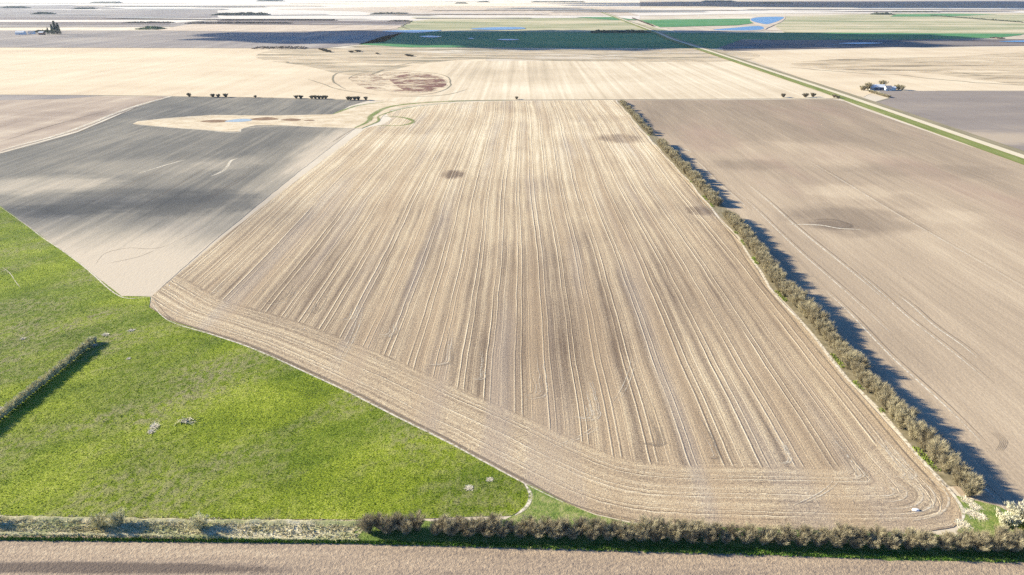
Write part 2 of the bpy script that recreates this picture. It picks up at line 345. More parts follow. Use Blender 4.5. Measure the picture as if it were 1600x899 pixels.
sheet('grass_verge', [(822,756),(850,768),(880,784),(930,805),(960,812),(1000,822),(1000,850),(800,840),(790,812),(815,800),(829,775)], .09, m_weed, jit=.006)
# ------------------------------------------------------------------ the long stubble field
EDGE_PX = [(962,157),(1012,215),(1040,245),(1108,322),(1150,370),(1200,448),(1245,496),(1285,544),(1325,595),(1375,650),(1397,675),(1435,716),(1470,752)]
EDGE = [G(*p) for p in EDGE_PX]
def ex(y):
    ys = [p.y for p in EDGE][::-1]; xs = [p.x for p in EDGE][::-1]; return float(np.interp(y, ys, xs))
LOW = [(237,463),(234,480),(262,500),(330,522),(400,546),(500,591),(600,641),(700,691),(820,755),(880,784),(930,803),(1000,818),(1100,826),(1300,830),(1440,832),(1490,824),(1504,810),(1503,795),(1490,774)]
TOPL = [(958,156.6),(800,158),(720,160),(650,167),(600,176),(612,186),(600,194),(572,200),(470,277),(330,385)]
fo = outline(LOW+EDGE_PX[::-1]+TOPL, .08, False, .004)
bm = bmesh.new(); bv=[bm.verts.new(p) for p in fo]
for t in tessellate_polygon([fo]):
    try: bm.faces.new([bv[i] for i in t])
    except ValueError: pass
bmesh.ops.recalc_face_normals(bm, faces=bm.faces)
xs=[p.x for p in fo]; ys=[p.y for p in fo]
for k,(lo,hi) in enumerate(((min(xs),max(xs)),(min(ys),max(ys)))):
    c=lo+6
    while c<hi:
        if k==1 and c>330: break
        no=(1,0,0) if k==0 else (0,1,0); co=(c,0,0) if k==0 else (0,c,0)
        bmesh.ops.bisect_plane(bm, geom=bm.verts[:]+bm.edges[:]+bm.faces[:], plane_co=co, plane_no=no, dist=1e-4); c+=6
me=bpy.data.meshes.new('stubble_field'); bm.to_mesh(me); bm.free()
for p in me.polygons:
    if p.normal.z<0: me.flip_normals(); break
co=np.zeros(len(me.vertices)*3); me.vertices.foreach_get('co',co); co=co.reshape(-1,3)[:,:2]
def pdist(Q, L):
    d=np.full(len(Q),1e9)
    for a,b in zip(L[:-1],L[1:]):
        a=np.array(a);b=np.array(b);ab=b-a;t=np.clip(((Q-a)@ab)/(ab@ab),0,1);d=np.minimum(d,np.linalg.norm(Q-(a+t[:,None]*ab),axis=1))
    return d
low2=[tuple(G(*p).to_2d()) for p in [(150,430)]+LOW[2:]]; edge2=[tuple(p.to_2d()) for p in EDGE[::-1]]
top2=[tuple(G(*p).to_2d()) for p in TOPL[:5]]
d_low=pdist(co,low2); d_all=np.minimum(d_low,pdist(co,[low2[-1]]+edge2)); d_top=pdist(co,top2)
for nm,dd in (('dlow',d_low),('dall',d_all),('dtop',d_top)):
    at=me.attributes.new(nm,'FLOAT','POINT'); at.data.foreach_set('value',dd.astype(np.float32))
def main_mat():
    n=N('row_stubble'); A={}
    for nm in ('dlow','dall','dtop'):
        q=n.t.nodes.new('ShaderNodeAttribute'); q.attribute_name=nm; A[nm]=q.outputs['Fac']
    wig=n.add(n.mul(n.m_('SINE',n.mul(n.Y,1/31.)),.3), n.mul(n.m_('SINE',n.add(n.mul(n.Y,1/73.),1.3)),.9))
    wig=n.add(wig,n.mul(n.noise(n.X,n.Y,.01,.03,2,.5,4),1.3))
    ui=n.add(n.X,wig)
    mask=n.sm(n.add(A['dlow'],n.mul(n.sub(n.noise(n.X,n.Y,.25,.25,3,.6,8),.5),5)),23,25.5)
    def lines(u,t,seed,per):
        v=n.mul(n.sub(n.noise(u,t,.13,.004,3,.6,seed),.5),.62)             # tone of each pass
        v=n.add(v,n.mul(n.sub(n.noise(u,t,.55,.008,3,.6,seed+1),.5),.40))
        v=n.add(v,n.mul(n.sub(n.noise(u,t,1.9,.03,2,.6,seed+2),.5),.6))
        jit=n.mul(n.noise(u,t,.045,.0008,1,.5,seed+3),.9)
        ph=n.add(n.mul(u,1/per),jit)
        fr=n.m_('FRACT',ph)
        on=n.sm(n.noise(u,t,.06,.009,3,.6,seed+4),.32,.52)
        def peak(c,w,amp,o=None):
            d=n.m_('ABSOLUTE',n.sub(fr,c)); p=n.sm(d,0,w,amp,0); return n.mul(p,o) if o is not None else p
        v=n.mul(v,1.0); v=n.add(v,peak(.30,.030,.62,on)); v=n.add(v,peak(.352,.028,-.55,on))
        v=n.add(v,peak(.52,.028,.5)); v=n.add(v,peak(.567,.024,-.38)); v=n.add(v,peak(.80,.02,.42,on)); v=n.add(v,peak(.68,.015,-.2,on)); v=n.add(v,peak(.9,.08,.13)); v=n.add(v,peak(.13,.12,-.14))
        return v
    vi=lines(ui,n.Y,11,9.6); vh=n.add(lines(n.add(A['dall'],n.add(n.mul(n.noise(n.X,n.Y,.03,.03,2,.5,6),2),n.mul(n.noise(n.X,n.Y,.4,.4,2,.5,7),.8))),n.X,31,7.0),n.mul(n.sub(n.noise(n.X,n.Y,.8,.8,4,.8,77),.5),.9))
    mix=n.t.nodes.new('ShaderNodeMix'); n.t.links.new(mask,mix.inputs[0]); n.t.links.new(vh,mix.inputs[2]); n.t.links.new(vi,mix.inputs[3])
    v=mix.outputs[0]
    v=n.add(v,n.mul(n.sub(n.noise(n.X,n.Y,.014,.012,4,.6,3),.5),.55))
    fine=n.noise(n.X,n.Y,1.6,1.9,5,.8,21); v=n.add(v,n.mul(n.sub(fine,.5),1.35))
    rip=n.noise(n.X,n.Y,.45,2.0,3,.6,23); v=n.add(v,n.mul(n.sub(rip,.5),.6))
    v=n.add(v,n.sm(n.Y,240,600,0,.30))
    v=n.add(v,n.mul(n.sm(A['dlow'],20,26,1,0),.15))
    v=n.add(v,n.sm(A['dlow'],0,3.5,-.22,0)); v=n.add(v,n.sm(A['dtop'],0,14,.1,0))
    for t in (pe(707,273,20,8,-.55,.2),pe(970,217,42,8,-.45),pe(850,520,170,120,-.10),pe(1095,330,26,8,-.28),pe(1050,420,190,45,.06),pe(640,205,90,8,-.12),pe(930,185,60,7,-.12),
              pe(1330,792,140,14,-.10),pe(430,300,160,50,.05)):
        v=n.add(v,n.ell(*t[1:6],wob=t[6]))
    c=n.ramp(n.add(v,.42),[(.05,(.14,.10,.07)),(.32,(.26,.197,.135)),(.52,(.385,.295,.195)),(.72,(.50,.40,.26)),(.98,(.66,.565,.41))])
    c=n.mix(n.sm(n.noise(ui,n.Y,.10,.003,2,.5,50),.45,.68,0,.5),c,(.37,.265,.16))
    c=n.mix(n.sm(n.noise(ui,n.Y,.07,.004,2,.5,55),.5,.72,0,.25),c,(.27,.235,.215))
    n.col(c); n.bump(n.add(n.mul(v,.8),n.mul(fine,1.0)),.14,1); return n.m
me.materials.append(main_mat()); o=bpy.data.objects.new('stubble_field',me); COL.objects.link(o); tag(o,kind='structure')
# ------------------------------------------------------------------ tracks and lines on the ground
rp = ribmat('pale_straw_line',(.52,.44,.31),(.66,.58,.45),.9,.6,.9,.38)
rd = ribmat('dark_track',(.15,.115,.085),(.22,.17,.12),.75,.6,.7,.38)
rg = ribmat('green_strip',(.10,.15,.03),(.22,.25,.08),.9,.7,.4,.40)
rdf = ribmat('faint_ditch',(.16,.15,.10),(.26,.22,.15),.85,.7,.1,.3)
hk=Rib(); hd=Rib(); pale=Rib(); dark=Rib(); grn=Rib(); dit=Rib()
Ye=np.arange(EDGE[-1].y-2, EDGE[0].y, 3.0)
pale.line([Vector((ex(y)+.3+.5*math.sin(y/9)+.5*math.sin(y/23), y)) for y in Ye], 1.7, .16, False)
dark.line([Vector((ex(y)-2.2+.4*math.sin(y/14), y)) for y in Ye], .8, .12, False)
pale.line(pathpx([(1470,752),(1490,775),(1504,798),(1504,815)]),1.2,.16)
pale.line(pathpx([(0,323),(60,366),(120,409),(150,433),(190,464),(235,464)],10,1),.8,.13)
pale.line(pathpx([(234,470),(262,501),(330,523),(400,547),(500,592),(600,642),(700,692),(820,756),(880,785)],10,.8),.9,.13)
dark.line(pathpx([(240,468),(270,500),(330,520),(400,543),(500,587),(600,637),(700,687),(820,751),(900,790),(1000,814)],10,.8),1.1,.12)
pale.line(pathpx([(820,757),(829,774),(823,792),(805,806)]),1.3,.14)
# turns at the end of each pass
for k,(x,y,sc) in enumerate([(330,455,.55),(432,466,.6),(478,486,.6),(532,496,.6),(600,522,.8),(680,565,.9),(745,590,1),(820,612,1),(905,648,1.1),(1008,690,1.15),(1110,712,1.2),(1212,716,1.1),(1335,742,1.2),(1400,740,1.1)]):
    c=G(x,y).to_2d(); ph=random.uniform(-.35,.35); nj=random.randint(3,6); sp=random.uniform(.7,1.25); w_=random.uniform(.55,.95); r0=random.uniform(.6,3)
    for j in range(nj):
        r=r0+j*sp+random.uniform(-.3,.3); s0=random.uniform(4,26)
        P=[Vector((c.x+r-.8*((1-i/7)**2), c.y+s0*(1-i/7))) for i in range(7)]
        P+=[Vector((c.x+r*math.cos(a), c.y+w_*r*math.sin(a)+ph*r*(1-math.cos(a)))) for a in np.linspace(0,-math.pi*random.uniform(.35,.75),10)]
        P=[p+Vector((mnoise.noise(Vector((p.x*.3,p.y*.3,1))),mnoise.noise(Vector((p.x*.3,p.y*.3,5)))))*.6 for p in P]
        (hk if random.random()<.5 else hd).line(P, random.uniform(.35,.8), .145+.003*j)
# diagonal wheel tracks across the headland
for a,b in (((950,640),(985,560)),((530,560),(560,480)),((860,700),(925,668)),((1240,790),(1300,752))):
    p0=G(*a).to_2d(); p1=G(*b).to_2d()
    for q in (0,1.6): hk.line([p0.lerp(p1,t)+Vector((q+1.5*math.sin(t*3),0)) for t in np.linspace(0,1,12)],.5,.15)
# loops in the corner
c=G(1395,770).to_2d()
for j in range(9):
    r=4+j*1.9+random.uniform(-.5,.5)
    P=[Vector((c.x+r*math.cos(a)*.9-3, c.y+r*math.sin(a)*.62+1)) for a in np.linspace(R(60-j*3),R(-105+j*3),16)]
    (hd if j%2 else hk).line(P,random.uniform(.5,.8),.15)
# right bare field tracks
for x0,y0,x1,y1,w in ((1290,455,1600,690,.9),(1150,300,1500,520,.8),(1170,290,1420,470,1.2),(1080,245,1300,330,.8),(1400,460,1600,560,.9),(1440,660,1600,800,.8),(1260,250,1600,470,.7),(1330,420,1600,600,.7)):
    a=G(x0,y0).to_2d(); b=G(x1,y1).to_2d(); b.x=a.x+(b.x-a.x)*.03
    P=[a.lerp(b,t)+Vector((.6*math.sin(t*9),0)) for t in np.linspace(0,1,20)]
    pale.line(P,w,.07); dark.line([p+Vector((1.6,0)) for p in P],w*.7,.075)
pale.line(pathpx([(1030,228),(1050,229),(1068,233),(1082,238)]),1.6,.09)
for j in range(5): dark.line(pathpx([(1548+3*j,676),(1562+3*j,690),(1555+3*j,705)]),.22,.08)
pale.line(pathpx([(1232,351),(1280,352),(1310,357),(1345,359)]),1.8,.07); dark.line(pathpx([(1270,344),(1300,343),(1330,352),(1318,356),(1290,352)]),2.4,.07)
# left field marks
dark.line(pathpx([(150,412),(165,396),(200,388),(235,389),(265,382),(330,350)]),.5,.09); dark.line(pathpx([(168,412),(215,402),(240,392)]),.5,.09)
pale.line(pathpx([(330,276),(350,266),(362,252),(372,248)],8,2),3,.09); pale.line(pathpx([(215,272),(260,258),(290,250)],8),2.2,.09)
dark.line(pathpx([(520,222),(545,206),(556,200)]),1.2,.12); 
for j in range(40):
    x=random.uniform(-700,520); a=G(560,202).to_2d(); p=Vector((G(300,300).x+random.uniform(-260,150), random.uniform(300,420)))
    L=random.uniform(60,190); q=Vector((p.x, p.y+L))
    L2=[p.lerp(q,t)+Vector((.8*math.sin(t*7+j),0)) for t in np.linspace(0,1,14)]
    if inpoly(np.array([tuple(v) for v in L2]),[tuple(G(*w).to_2d()) for w in ((0,330),(0,250),(120,212),(262,155),(500,205),(460,262),(325,375),(235,455),(195,455))]).all(): (dark if j%6 else pale).line(L2,random.uniform(.4,.8),.085)
# pasture marks
pale.line(pathpx([(4,418),(16,428),(24,440),(32,450)],8),.35,.12); 
# slough rims, swales, ditches farther out
for pts,w in (([(560,128),(545,122),(575,113),(630,111),(690,117),(704,130),(692,142),(650,149),(600,147)],3),([(540,140),(520,126),(530,114),(580,108)],4),([(610,150),(660,151),(700,148),(730,140)],3),([(480,124),(500,130),(530,140),(590,149)],3)):
    dit.line(pathpx(pts,8,2),w,.3,True)
dit.line(pathpx([(580,117),(600,109)],8,1),7,.3); dit.line(pathpx([(610,105),(650,98),(700,94),(800,91)],8,2),5,.32)
dit.line(pathpx([(700,158),(800,156.4),(960,156),(1100,155.2),(1310,154.6)],8),4,.2,False)
dit.line(pathpx([(0,148.4),(130,149.2),(262,150.6)],8),4,.2); dark.line(pathpx([(262,151),(400,152.6),(582,156.6)],8),3.5,.2)
dark.line(pathpx([(0,241),(120,208),(215,168),(268,151.5)],12),2.2,.2); pale.line(pathpx([(0,236),(110,205),(200,170),(262,152)],10,2),7,.22)
dark.line(pathpx([(0,222),(90,194),(180,170)],10,1),1.6,.22)
grn.line(pathpx([(556,200),(575,190),(585,178),(610,167),(660,161),(740,157.5),(800,157)],10,2),9,.14); grn.line(pathpx([(590,197),(630,196),(645,190),(630,184),(600,182)],10,2),6,.17)
grn.line(pathpx([(520,179),(535,173),(560,165),(600,160)],10,2),6,.14); grn.line(pathpx([(566,201),(590,190),(596,180),(640,168),(700,162)],10,2),4,.18)
pale.line(pathpx([(210,195),(250,198.6),(320,203.6),(352,207),(374,207),(382,200.6),(450,197.4),(520,200.3),(560,201.5)],8,.5),2.6,.15)
# side road (thin) left of the far pond and hedgerow ditches
dit.line(pathpx([(640,46.5),(628,41),(645,33)],8),12,1.9); 
pale.line(pathpx([(1372,143),(1390,153)],4),3,.2); dit.line(pathpx([(1364,161),(1390,153.4)],4),4,.2)
for a,b in (((1230,105),(1420,118)),((1400,117),(1600,134)),((1290,93),(1500,97)),((1480,112),(1600,120)),((440,96),(520,103)),((900,84),(1100,94))):
    dit.line(pathpx([a,((a[0]+b[0])/2,(a[1]+b[1])/2+2),b],10,14),7,.3)
hk.build('turn_tracks',ribmat('turn_straw',(.46,.375,.26),(.62,.54,.41),.7,.7,1.1,.42)); hd.build('turn_furrows',ribmat('turn_furrow',(.17,.13,.095),(.24,.19,.14),.5,.7,1.0,.42)); pale.build('straw_tracks',rp); dark.build('wheel_tracks',rd); grn.build('green_swale',rg); dit.build('ditches',rdf)
# ------------------------------------------------------------------ gravel road on the right
m_road = field('gravel_road', [(.2,(.42,.36,.26)),(.6,(.56,.49,.36))], [('n',.5,.02,3,.6)], .5)
m_rgrass = field('roadside_grass', [(.2,(.10,.13,.03)),(.5,(.18,.2,.06)),(.8,(.33,.29,.14))], [('n',.2,.02,4,1.0)], .45)
m_rditch = field('roadside_ditch', [(.2,(.13,.12,.07)),(.6,(.26,.22,.14))], [('n',.2,.02,4,1.0)], .5)
rx=[G(1595,244.5),G(1360,163.5),G(1300,143),G(1112,82),G(1050,62),G(1026,51),G(955,24.5),G(927,14)]
def strip(name,o0,o1,z,mat,k0=0):
    V=[];F=[]; pts=[Vector((rx[0].x+(rx[0].x-rx[1].x)*.7, rx[0].y-200,0))]+rx
    for i,p in enumerate(pts):
        zz=z+(.0 if p.y<1500 else 1.2); V+= [(p.x+o0,p.y,zz),(p.x+o1,p.y,zz)]
        if i: F.append((2*i-2,2*i-1,2*i+1,2*i))
    tag(mesh_obj(name,V,F,mat),kind='structure')
strip('road_verge',-17,-4,.22,m_rgrass); strip('road_ditch',4,15,.22,m_rditch); strip('road',-4.2,4.2,.45,m_road)
# ------------------------------------------------------------------ foreground: bank, ditch, dirt field
m_dirt = field('harrowed_dirt', [(.1,(.13,.10,.08)),(.38,(.24,.185,.14)),(.62,(.355,.27,.19)),(.9,(.48,.39,.28))],
    [('n',.02,.25,3,.5),('n',.9,1.1,3,.7),('n',3,3,2,.45),pe(150,888,330,11,-.5,.25),pe(230,862,280,12,.12)], .52, bump=.3, bsc=(1.1,1.4))
DT=[(-700,830),(0,836),(200,838),(400,843),(560,846),(700,851),(800,853),(1000,861),(1200,866),(1400,875),(1600,878),(2400,890)]
sheet('dirt_field', DT+[(2400,2600),(-700,2600)], .0, m_dirt, jit=.004)
m_bank = field('dry_ditch_grass', [(.1,(.16,.15,.08)),(.4,(.32,.29,.16)),(.65,(.49,.43,.28)),(.9,(.66,.60,.45))], [('n',.25,.5,4,1.0),('n',.9,1.2,4,.8),pe(450,832,150,14,.15),pe(90,826,110,8,-.2)], .5, bump=.15,
    tint=[((.20,.22,.08),.05,.2,.44,.6,.75)])
m_hgrass = field('hedge_foot_grass', [(.15,(.05,.09,.02)),(.5,(.13,.18,.04)),(.85,(.34,.31,.15))], [('n',.4,.4,4,.9),('n',2,2,3,.5)], .45, bump=.4)
def bank(name,top,bot,mat,hgt,nv=14,step=1.2):
    # grid between two outlines, cut down as a shallow ditch
    T=[G(*p) for p in top]; B=[G(*p) for p in bot]
    x0=min(T[0].x,B[0].x); x1=max(T[-1].x,B[-1].x); nx=int((x1-x0)/step); V=[];F=[]
    for i in range(nx+1):
        x=x0+(x1-x0)*i/nx
        yt=np.interp(x,[p.x for p in T],[p.y for p in T]); yb=np.interp(x,[p.x for p in B],[p.y for p in B])
        yt+=.7*mnoise.noise(Vector((x*.35,0,1))); yb+=.6*mnoise.noise(Vector((x*.3,5,1)))
        for j in range(nv+1):
            t=j/nv; y=yb+(yt-yb)*t; prof=hgt*(math.exp(-((t-.9)/.09)**2)*.9+.45*math.exp(-((t-.06)/.07)**2))
            z=.10+prof*(.7+.5*mnoise.noise(Vector((x*.5,y*.5,0))))+.22*abs(mnoise.noise(Vector((x*1.1,y*1.1,4))))
            V.append((x,y,z if 0<j<nv else -.02))
    for i in range(nx):
        for j in range(nv): a=i*(nv+1)+j; F.append((a,a+nv+1,a+nv+2,a+1))
    return tag(mesh_obj(name,V,F,mat,smooth=True),kind='structure')
bank('ditch',[(-700,790),(0,807),(300,812),(560,815)],[(-700,830),(0,837),(200,839),(400,844),(560,848)],m_bank,.9)
bank('hedge_bank',[(558,815),(800,812),(1000,818),(1300,830),(1600,838),(2300,860)],[(558,848),(700,852),(800,854),(1000,862),(1200,867),(1400,876),(1600,879),(2400,892)],m_hgrass,.2)
sheet('grass_verge',[(1488,774),(1506,778),(1560,792),(1600,812),(1640,850),(1560,850),(1495,832),(1506,810)],.15,m_weed,jit=.008)
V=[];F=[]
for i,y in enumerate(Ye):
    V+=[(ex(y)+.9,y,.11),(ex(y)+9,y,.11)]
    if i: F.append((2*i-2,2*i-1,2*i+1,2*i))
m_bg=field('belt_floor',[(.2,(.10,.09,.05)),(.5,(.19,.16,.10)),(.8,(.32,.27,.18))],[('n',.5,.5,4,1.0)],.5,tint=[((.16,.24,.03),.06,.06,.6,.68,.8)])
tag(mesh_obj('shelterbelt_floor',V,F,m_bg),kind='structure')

# ------------------------------------------------------------------ grass blades
def blades(name, xy, h, w, mat, label, z=.08, spread=.5, cl=3, zs=None):
    n=len(xy); P=np.repeat(xy,cl,0)+rng.normal(0,spread*.3,(n*cl,2)); m=len(P)
    a=rng.uniform(0,2*np.pi,m); hh=h*rng.uniform(.5,1.4,m); ww=w*rng.uniform(.6,1.3,m); la=rng.uniform(0,2*np.pi,m); ll=hh*rng.uniform(.1,.8,m)
    zz=np.full(m,z)
    V=np.zeros((m,3,3)); V[:,0,:2]=P+np.c_[np.cos(a),np.sin(a)]*ww[:,None]/2; V[:,1,:2]=P-np.c_[np.cos(a),np.sin(a)]*ww[:,None]/2
    V[:,2,:2]=P+np.c_[np.cos(la),np.sin(la)]*ll[:,None]; V[:,0,2]=zz; V[:,1,2]=zz; V[:,2,2]=zz+hh
    o=np_mesh(name,V.reshape(-1,3),np.arange(m*3),mat); o.data.polygons.foreach_set('use_smooth',[False]*len(o.data.polygons))
    return tag(o,label,'grass',None,'stuff')
def blade_mat(name,c1,c2,c3,sc=.25):
    n=N(name); q=n.noise(n.X,n.Y,sc,sc,4,.7,2); n.col(n.ramp(q,[(.3,c1),(.5,c2),(.68,c3)]))
    return n.m
pp=[tuple(G(*p).to_2d()) for p in PB[:1]+PB[2:]]
Q=np.c_[rng.uniform(-330,30,500000), rng.uniform(124,400,500000)]
vis=np.abs(Q[:,0])<Q[:,1]*.86+32
Q=Q[vis]; Q=Q[inpoly(Q,pp)]
keep=rng.random(len(Q))<np.clip(1.2-(Q[:,1]-130)/260,.0,1); rng.shuffle(Q:=Q[keep]); Q=Q[:70000]
blades('pasture_grass',Q,.16,.16,blade_mat('grass_blades',(.09,.13,.01),(.17,.215,.02),(.34,.34,.10),.6),'short bright green pasture grass in the near left corner',.06,.5,2)
def along(px_top,px_bot,n):
    T=[G(*p) for p in px_top]; B=[G(*p) for p in px_bot]; x=rng.uniform(min(T[0].x,-140),max(T[-1].x,B[-1].x),n); t=rng.random(n)
    yt=np.interp(x,[p.x for p in T],[p.y for p in T]); yb=np.interp(x,[p.x for p in B],[p.y for p in B]); return np.c_[x,yb+(yt-yb)*t]
blades('ditch_grass',along([(-300,800),(0,806),(560,814)],[(-300,832),(0,837),(560,847)],5000),.4,.3,blade_mat('dry_blades',(.24,.24,.10),(.50,.45,.28),(.74,.68,.5),.25),'dry pale grass standing in the ditch above the dirt field',.1,.8,3)
blades('hedge_grass',along([(558,846),(1000,852),(1600,868)],[(558,850),(1000,863),(1600,880)],6000),.4,.25,blade_mat('lush_blades',(.04,.10,.01),(.08,.17,.02),(.25,.27,.09),.5),'lush dark green grass at the foot of the near hedge',.1,.6,3)
m_drytip = blade_mat('tussock_blades',(.45,.40,.27),(.62,.56,.42),(.78,.72,.6),1.2)
def weedline(n,off0,off1):
    y=rng.uniform(EDGE[-1].y,EDGE[3].y+60,n); x=np.array([ex(v) for v in y])+rng.uniform(off0,off1,n)
    k=np.array([mnoise.noise(Vector((0,v/14,2)))>.12 for v in y]); return np.c_[x,y][k]
blades('belt_weeds',weedline(2600,.8,2.6),.45,.3,blade_mat('weed_blades',(.09,.15,.02),(.18,.24,.04),(.35,.33,.12),.4),'green weeds growing along the left foot of the long shelterbelt',.1,.6,3)

# ------------------------------------------------------------------ bushes
def twig_mat(name,c1,c2,c3):
    n=N(name); oi=n.t.nodes.new('ShaderNodeObjectInfo'); q=n.noise(n.X,n.Y,.5,.5,3,.7,2)
    q=n.add(q,n.mul(n.sub(oi.outputs['Random'],.4),.14))
    n.col(n.ramp(q,[(.34,c1),(.5,c2),(.66,c3)]))
    return n.m
m_twig=twig_mat('grey_brown_twigs',(.21,.175,.11),(.31,.265,.17),(.43,.38,.245))
m_bark=twig_mat('dark_bark',(.05,.04,.03),(.08,.06,.045),(.10,.08,.06))
m_low=twig_mat('olive_twigs',(.38,.36,.20),(.52,.49,.30),(.64,.60,.39))
m_blos=twig_mat('blossom_twigs',(.42,.39,.27),(.58,.55,.40),(.72,.70,.56))
m_yel=twig_mat('yellow_green_twigs',(.2,.24,.03),(.34,.36,.06),(.45,.44,.12))
m_dk=twig_mat('dark_twigs',(.12,.10,.07),(.18,.155,.11),(.26,.22,.16))
m_conif=twig_mat('evergreen',(.015,.03,.015),(.025,.05,.022),(.05,.08,.03))
def bush_mesh(seed,h,rad,nst,ntw,tw=.05,low=.12,tl=.9):
    r=np.random.default_rng(seed); SV=[];SF=[]; tips=[]
    for s in range(nst):
        a=r.uniform(0,2*np.pi); out=rad*r.uniform(.15,.85); hh=h*r.uniform(.6,.98)*(1-.25*(out/rad)**2); n=5
        base=np.array([math.cos(a),math.sin(a),0])*rad*.16*r.random(); w0=.055+.035*r.random(); b=len(SV); bend=r.normal(0,.18,2)
        for i in range(n+1):
            t=i/n; p=base+np.array([math.cos(a)*out*t**1.25+bend[0]*t, math.sin(a)*out*t**1.25+bend[1]*t, hh*t**.85]); w=w0*(1-t)+.012
            tips.append((p,t,a))
            for k in range(3): SV.append((p[0]+w*math.cos(k*2.1),p[1]+w*math.sin(k*2.1),p[2]))
        for i in range(n):
            for k in range(3): q=b+i*3; SF.append((q+k,q+(k+1)%3,q+3+(k+1)%3,q+3+k))
    # twigs, spread through the volume
    T=[t for t in tips if t[1]>low]; idx=r.integers(0,len(T),ntw); V=np.zeros((ntw,3,3))
    P=np.array([T[i][0] for i in idx])+r.normal(0,.16*rad*.6,(ntw,3))*np.array([1,1,.7]); A=np.array([T[i][2] for i in idx])+r.normal(0,.9,ntw)
    P[:,2]=np.clip(P[:,2],.1,h)
    L=tl*r.uniform(.5,1.3,ntw); up=r.uniform(.35,1.0,ntw)**.5
    D=np.c_[np.cos(A)*np.sqrt(1-up**2*.95),np.sin(A)*np.sqrt(1-up**2*.95),up]
    wa=r.uniform(0,2*np.pi,ntw); ww=tw*r.uniform(.6,1.6,ntw); O=np.c_[np.cos(wa),np.sin(wa),r.uniform(-.5,.5,ntw)]*ww[:,None]
    V[:,0]=P+O; V[:,1]=P-O; V[:,2]=P+D*L[:,None]
    return SV,SF,V.reshape(-1,3),np.arange(ntw*3)
def make_bush(name,seed,h,rad,nst,ntw,mt,label,cat,group,tw=.05,tl=.9,low=.12):
    root=empty(name); SV,SF,TV,TF=bush_mesh(seed,h,rad,nst,ntw,tw,low,tl)
    mesh_obj('trunk',SV,SF,m_bark,root); np_mesh('crown',TV,TF,mt,root); tag(root,label,cat,group); return root
def copy_thing(root,loc,rz,sc,label=None,group=None):
    c=root.copy(); COL.objects.link(c); c.location=loc; c.rotation_euler=(0,0,rz); c.scale=sc
    if label: c['label']=label
    if group: c['group']=group
    for ch in root.children: k=ch.copy(); COL.objects.link(k); k.parent=c
    return c
class Kind:
    def __init__(s,protos): s.p=protos; s.used=[False]*len(protos)
    def put(s,loc,sc,label,group,rz=None):
        i=random.randrange(len(s.p)); r=random.uniform(0,6.28) if rz is None else rz
        if not s.used[i]:
            s.used[i]=True; o=s.p[i]; o.location=loc; o.rotation_euler=(0,0,r); o.scale=sc; o['label']=label
            if group: o['group']=group
            elif 'group' in o: del o['group']
            return o
        o=copy_thing(s.p[i],loc,r,sc,label,group)
        if not group and 'group' in o: del o['group']
        return o
tall=Kind([make_bush('bush',s,5.6,3.1,36,7600,m_twig,'x','bush','g',.026,1.15,.0) for s in range(6)])
# shelterbelt beside the bare field
gB='bare bushes of the long right shelterbelt'
y=G(1506,776).y; i=0; rowlab={0:'leafless grey-brown bush in the long shelterbelt, nearer than its grassy gap',1:'leafless bush in the middle stretch of the shelterbelt, between its two gaps',2:'leafless bush in the far stretch of the shelterbelt, beyond both gaps'}
yg1=(G(1125,341).y,G(1110,322).y); yg2=(G(1022,226).y,G(1013,212).y); yend=G(966,160).y
while y<yend:
    if yg1[0]<y<yg1[1]-2: y=yg1[1]-1; continue
    if yg2[0]<y<yg2[1]-2: y=yg2[1]; continue
    seg=0 if y<yg1[1]-3 else (1 if y<yg2[1]-2 else 2)
    s=random.uniform(.8,1.08)*(1.0+.14*mnoise.noise(Vector((y/22,0,0))))*(1 if seg<2 else .8)
    if seg==2 and random.random()<.18: s*=.6
    lab,g=rowlab[seg],gB+(' (near stretch)',' (middle stretch)',' (far stretch)')[seg]
    if i==0: lab,g='leafless rounded bush at the near end of the shelterbelt, beside the grassy corner',None
    tall.put((ex(y)+4.3+(1.0 if i%2 else -.9)+random.uniform(-.5,.5),y,0),(s*.95,s*1.0,s*random.uniform(.9,1.1)),lab,g); i+=1
    y+=random.uniform(2.1,3.0)*(1.0,1.2,1.45)[seg]
# hedge above the foreground dirt field
gH='leafless bushes of the near hedge above the dirt field'
HB=[(575,838),(700,843),(800,845),(1000,851),(1200,857),(1400,864),(1600,868),(1750,873)]
hb=[G(*p) for p in HB]; x=hb[0].x; i=0
while x<hb[-1].x:
    yy=float(np.interp(x,[p.x for p in hb],[p.y for p in hb]))+1.8
    if G(655,842).x<x<G(680,842).x: x=G(680,842).x
    lab,g='dense leafless bush of the near hedge along the dirt field, right of its gap',gH
    if i<4 and x<G(660,842).x: lab,g='leafless bush of the short hedge group between the pale ditch and the gap','bushes of the short near hedge group'
    if i==0: lab,g='spreading leafless bush at the left end of the near hedge, beside the pale ditch',None
    if i>=4: lab,g=(('dense leafless bush of the near hedge beside the pasture and its grassy tip',gH+' by the pasture') if x<G(900,848).x else (('dense leafless bush of the near hedge where it borders the striped stubble',gH+' by the stubble') if x<G(1480,866).x else ('leafless bush at the right end of the near hedge, before the grassy corner',gH+' by the corner')))
    s=random.uniform(.62,.88)*(1+.12*mnoise.noise(Vector((x/9,3,0))))
    tall.put((x,yy+(.8 if i%2 else -.7),0),(s*.95,s*1.0,s*.98),lab,g); i+=1; x+=random.uniform(1.75,2.4)
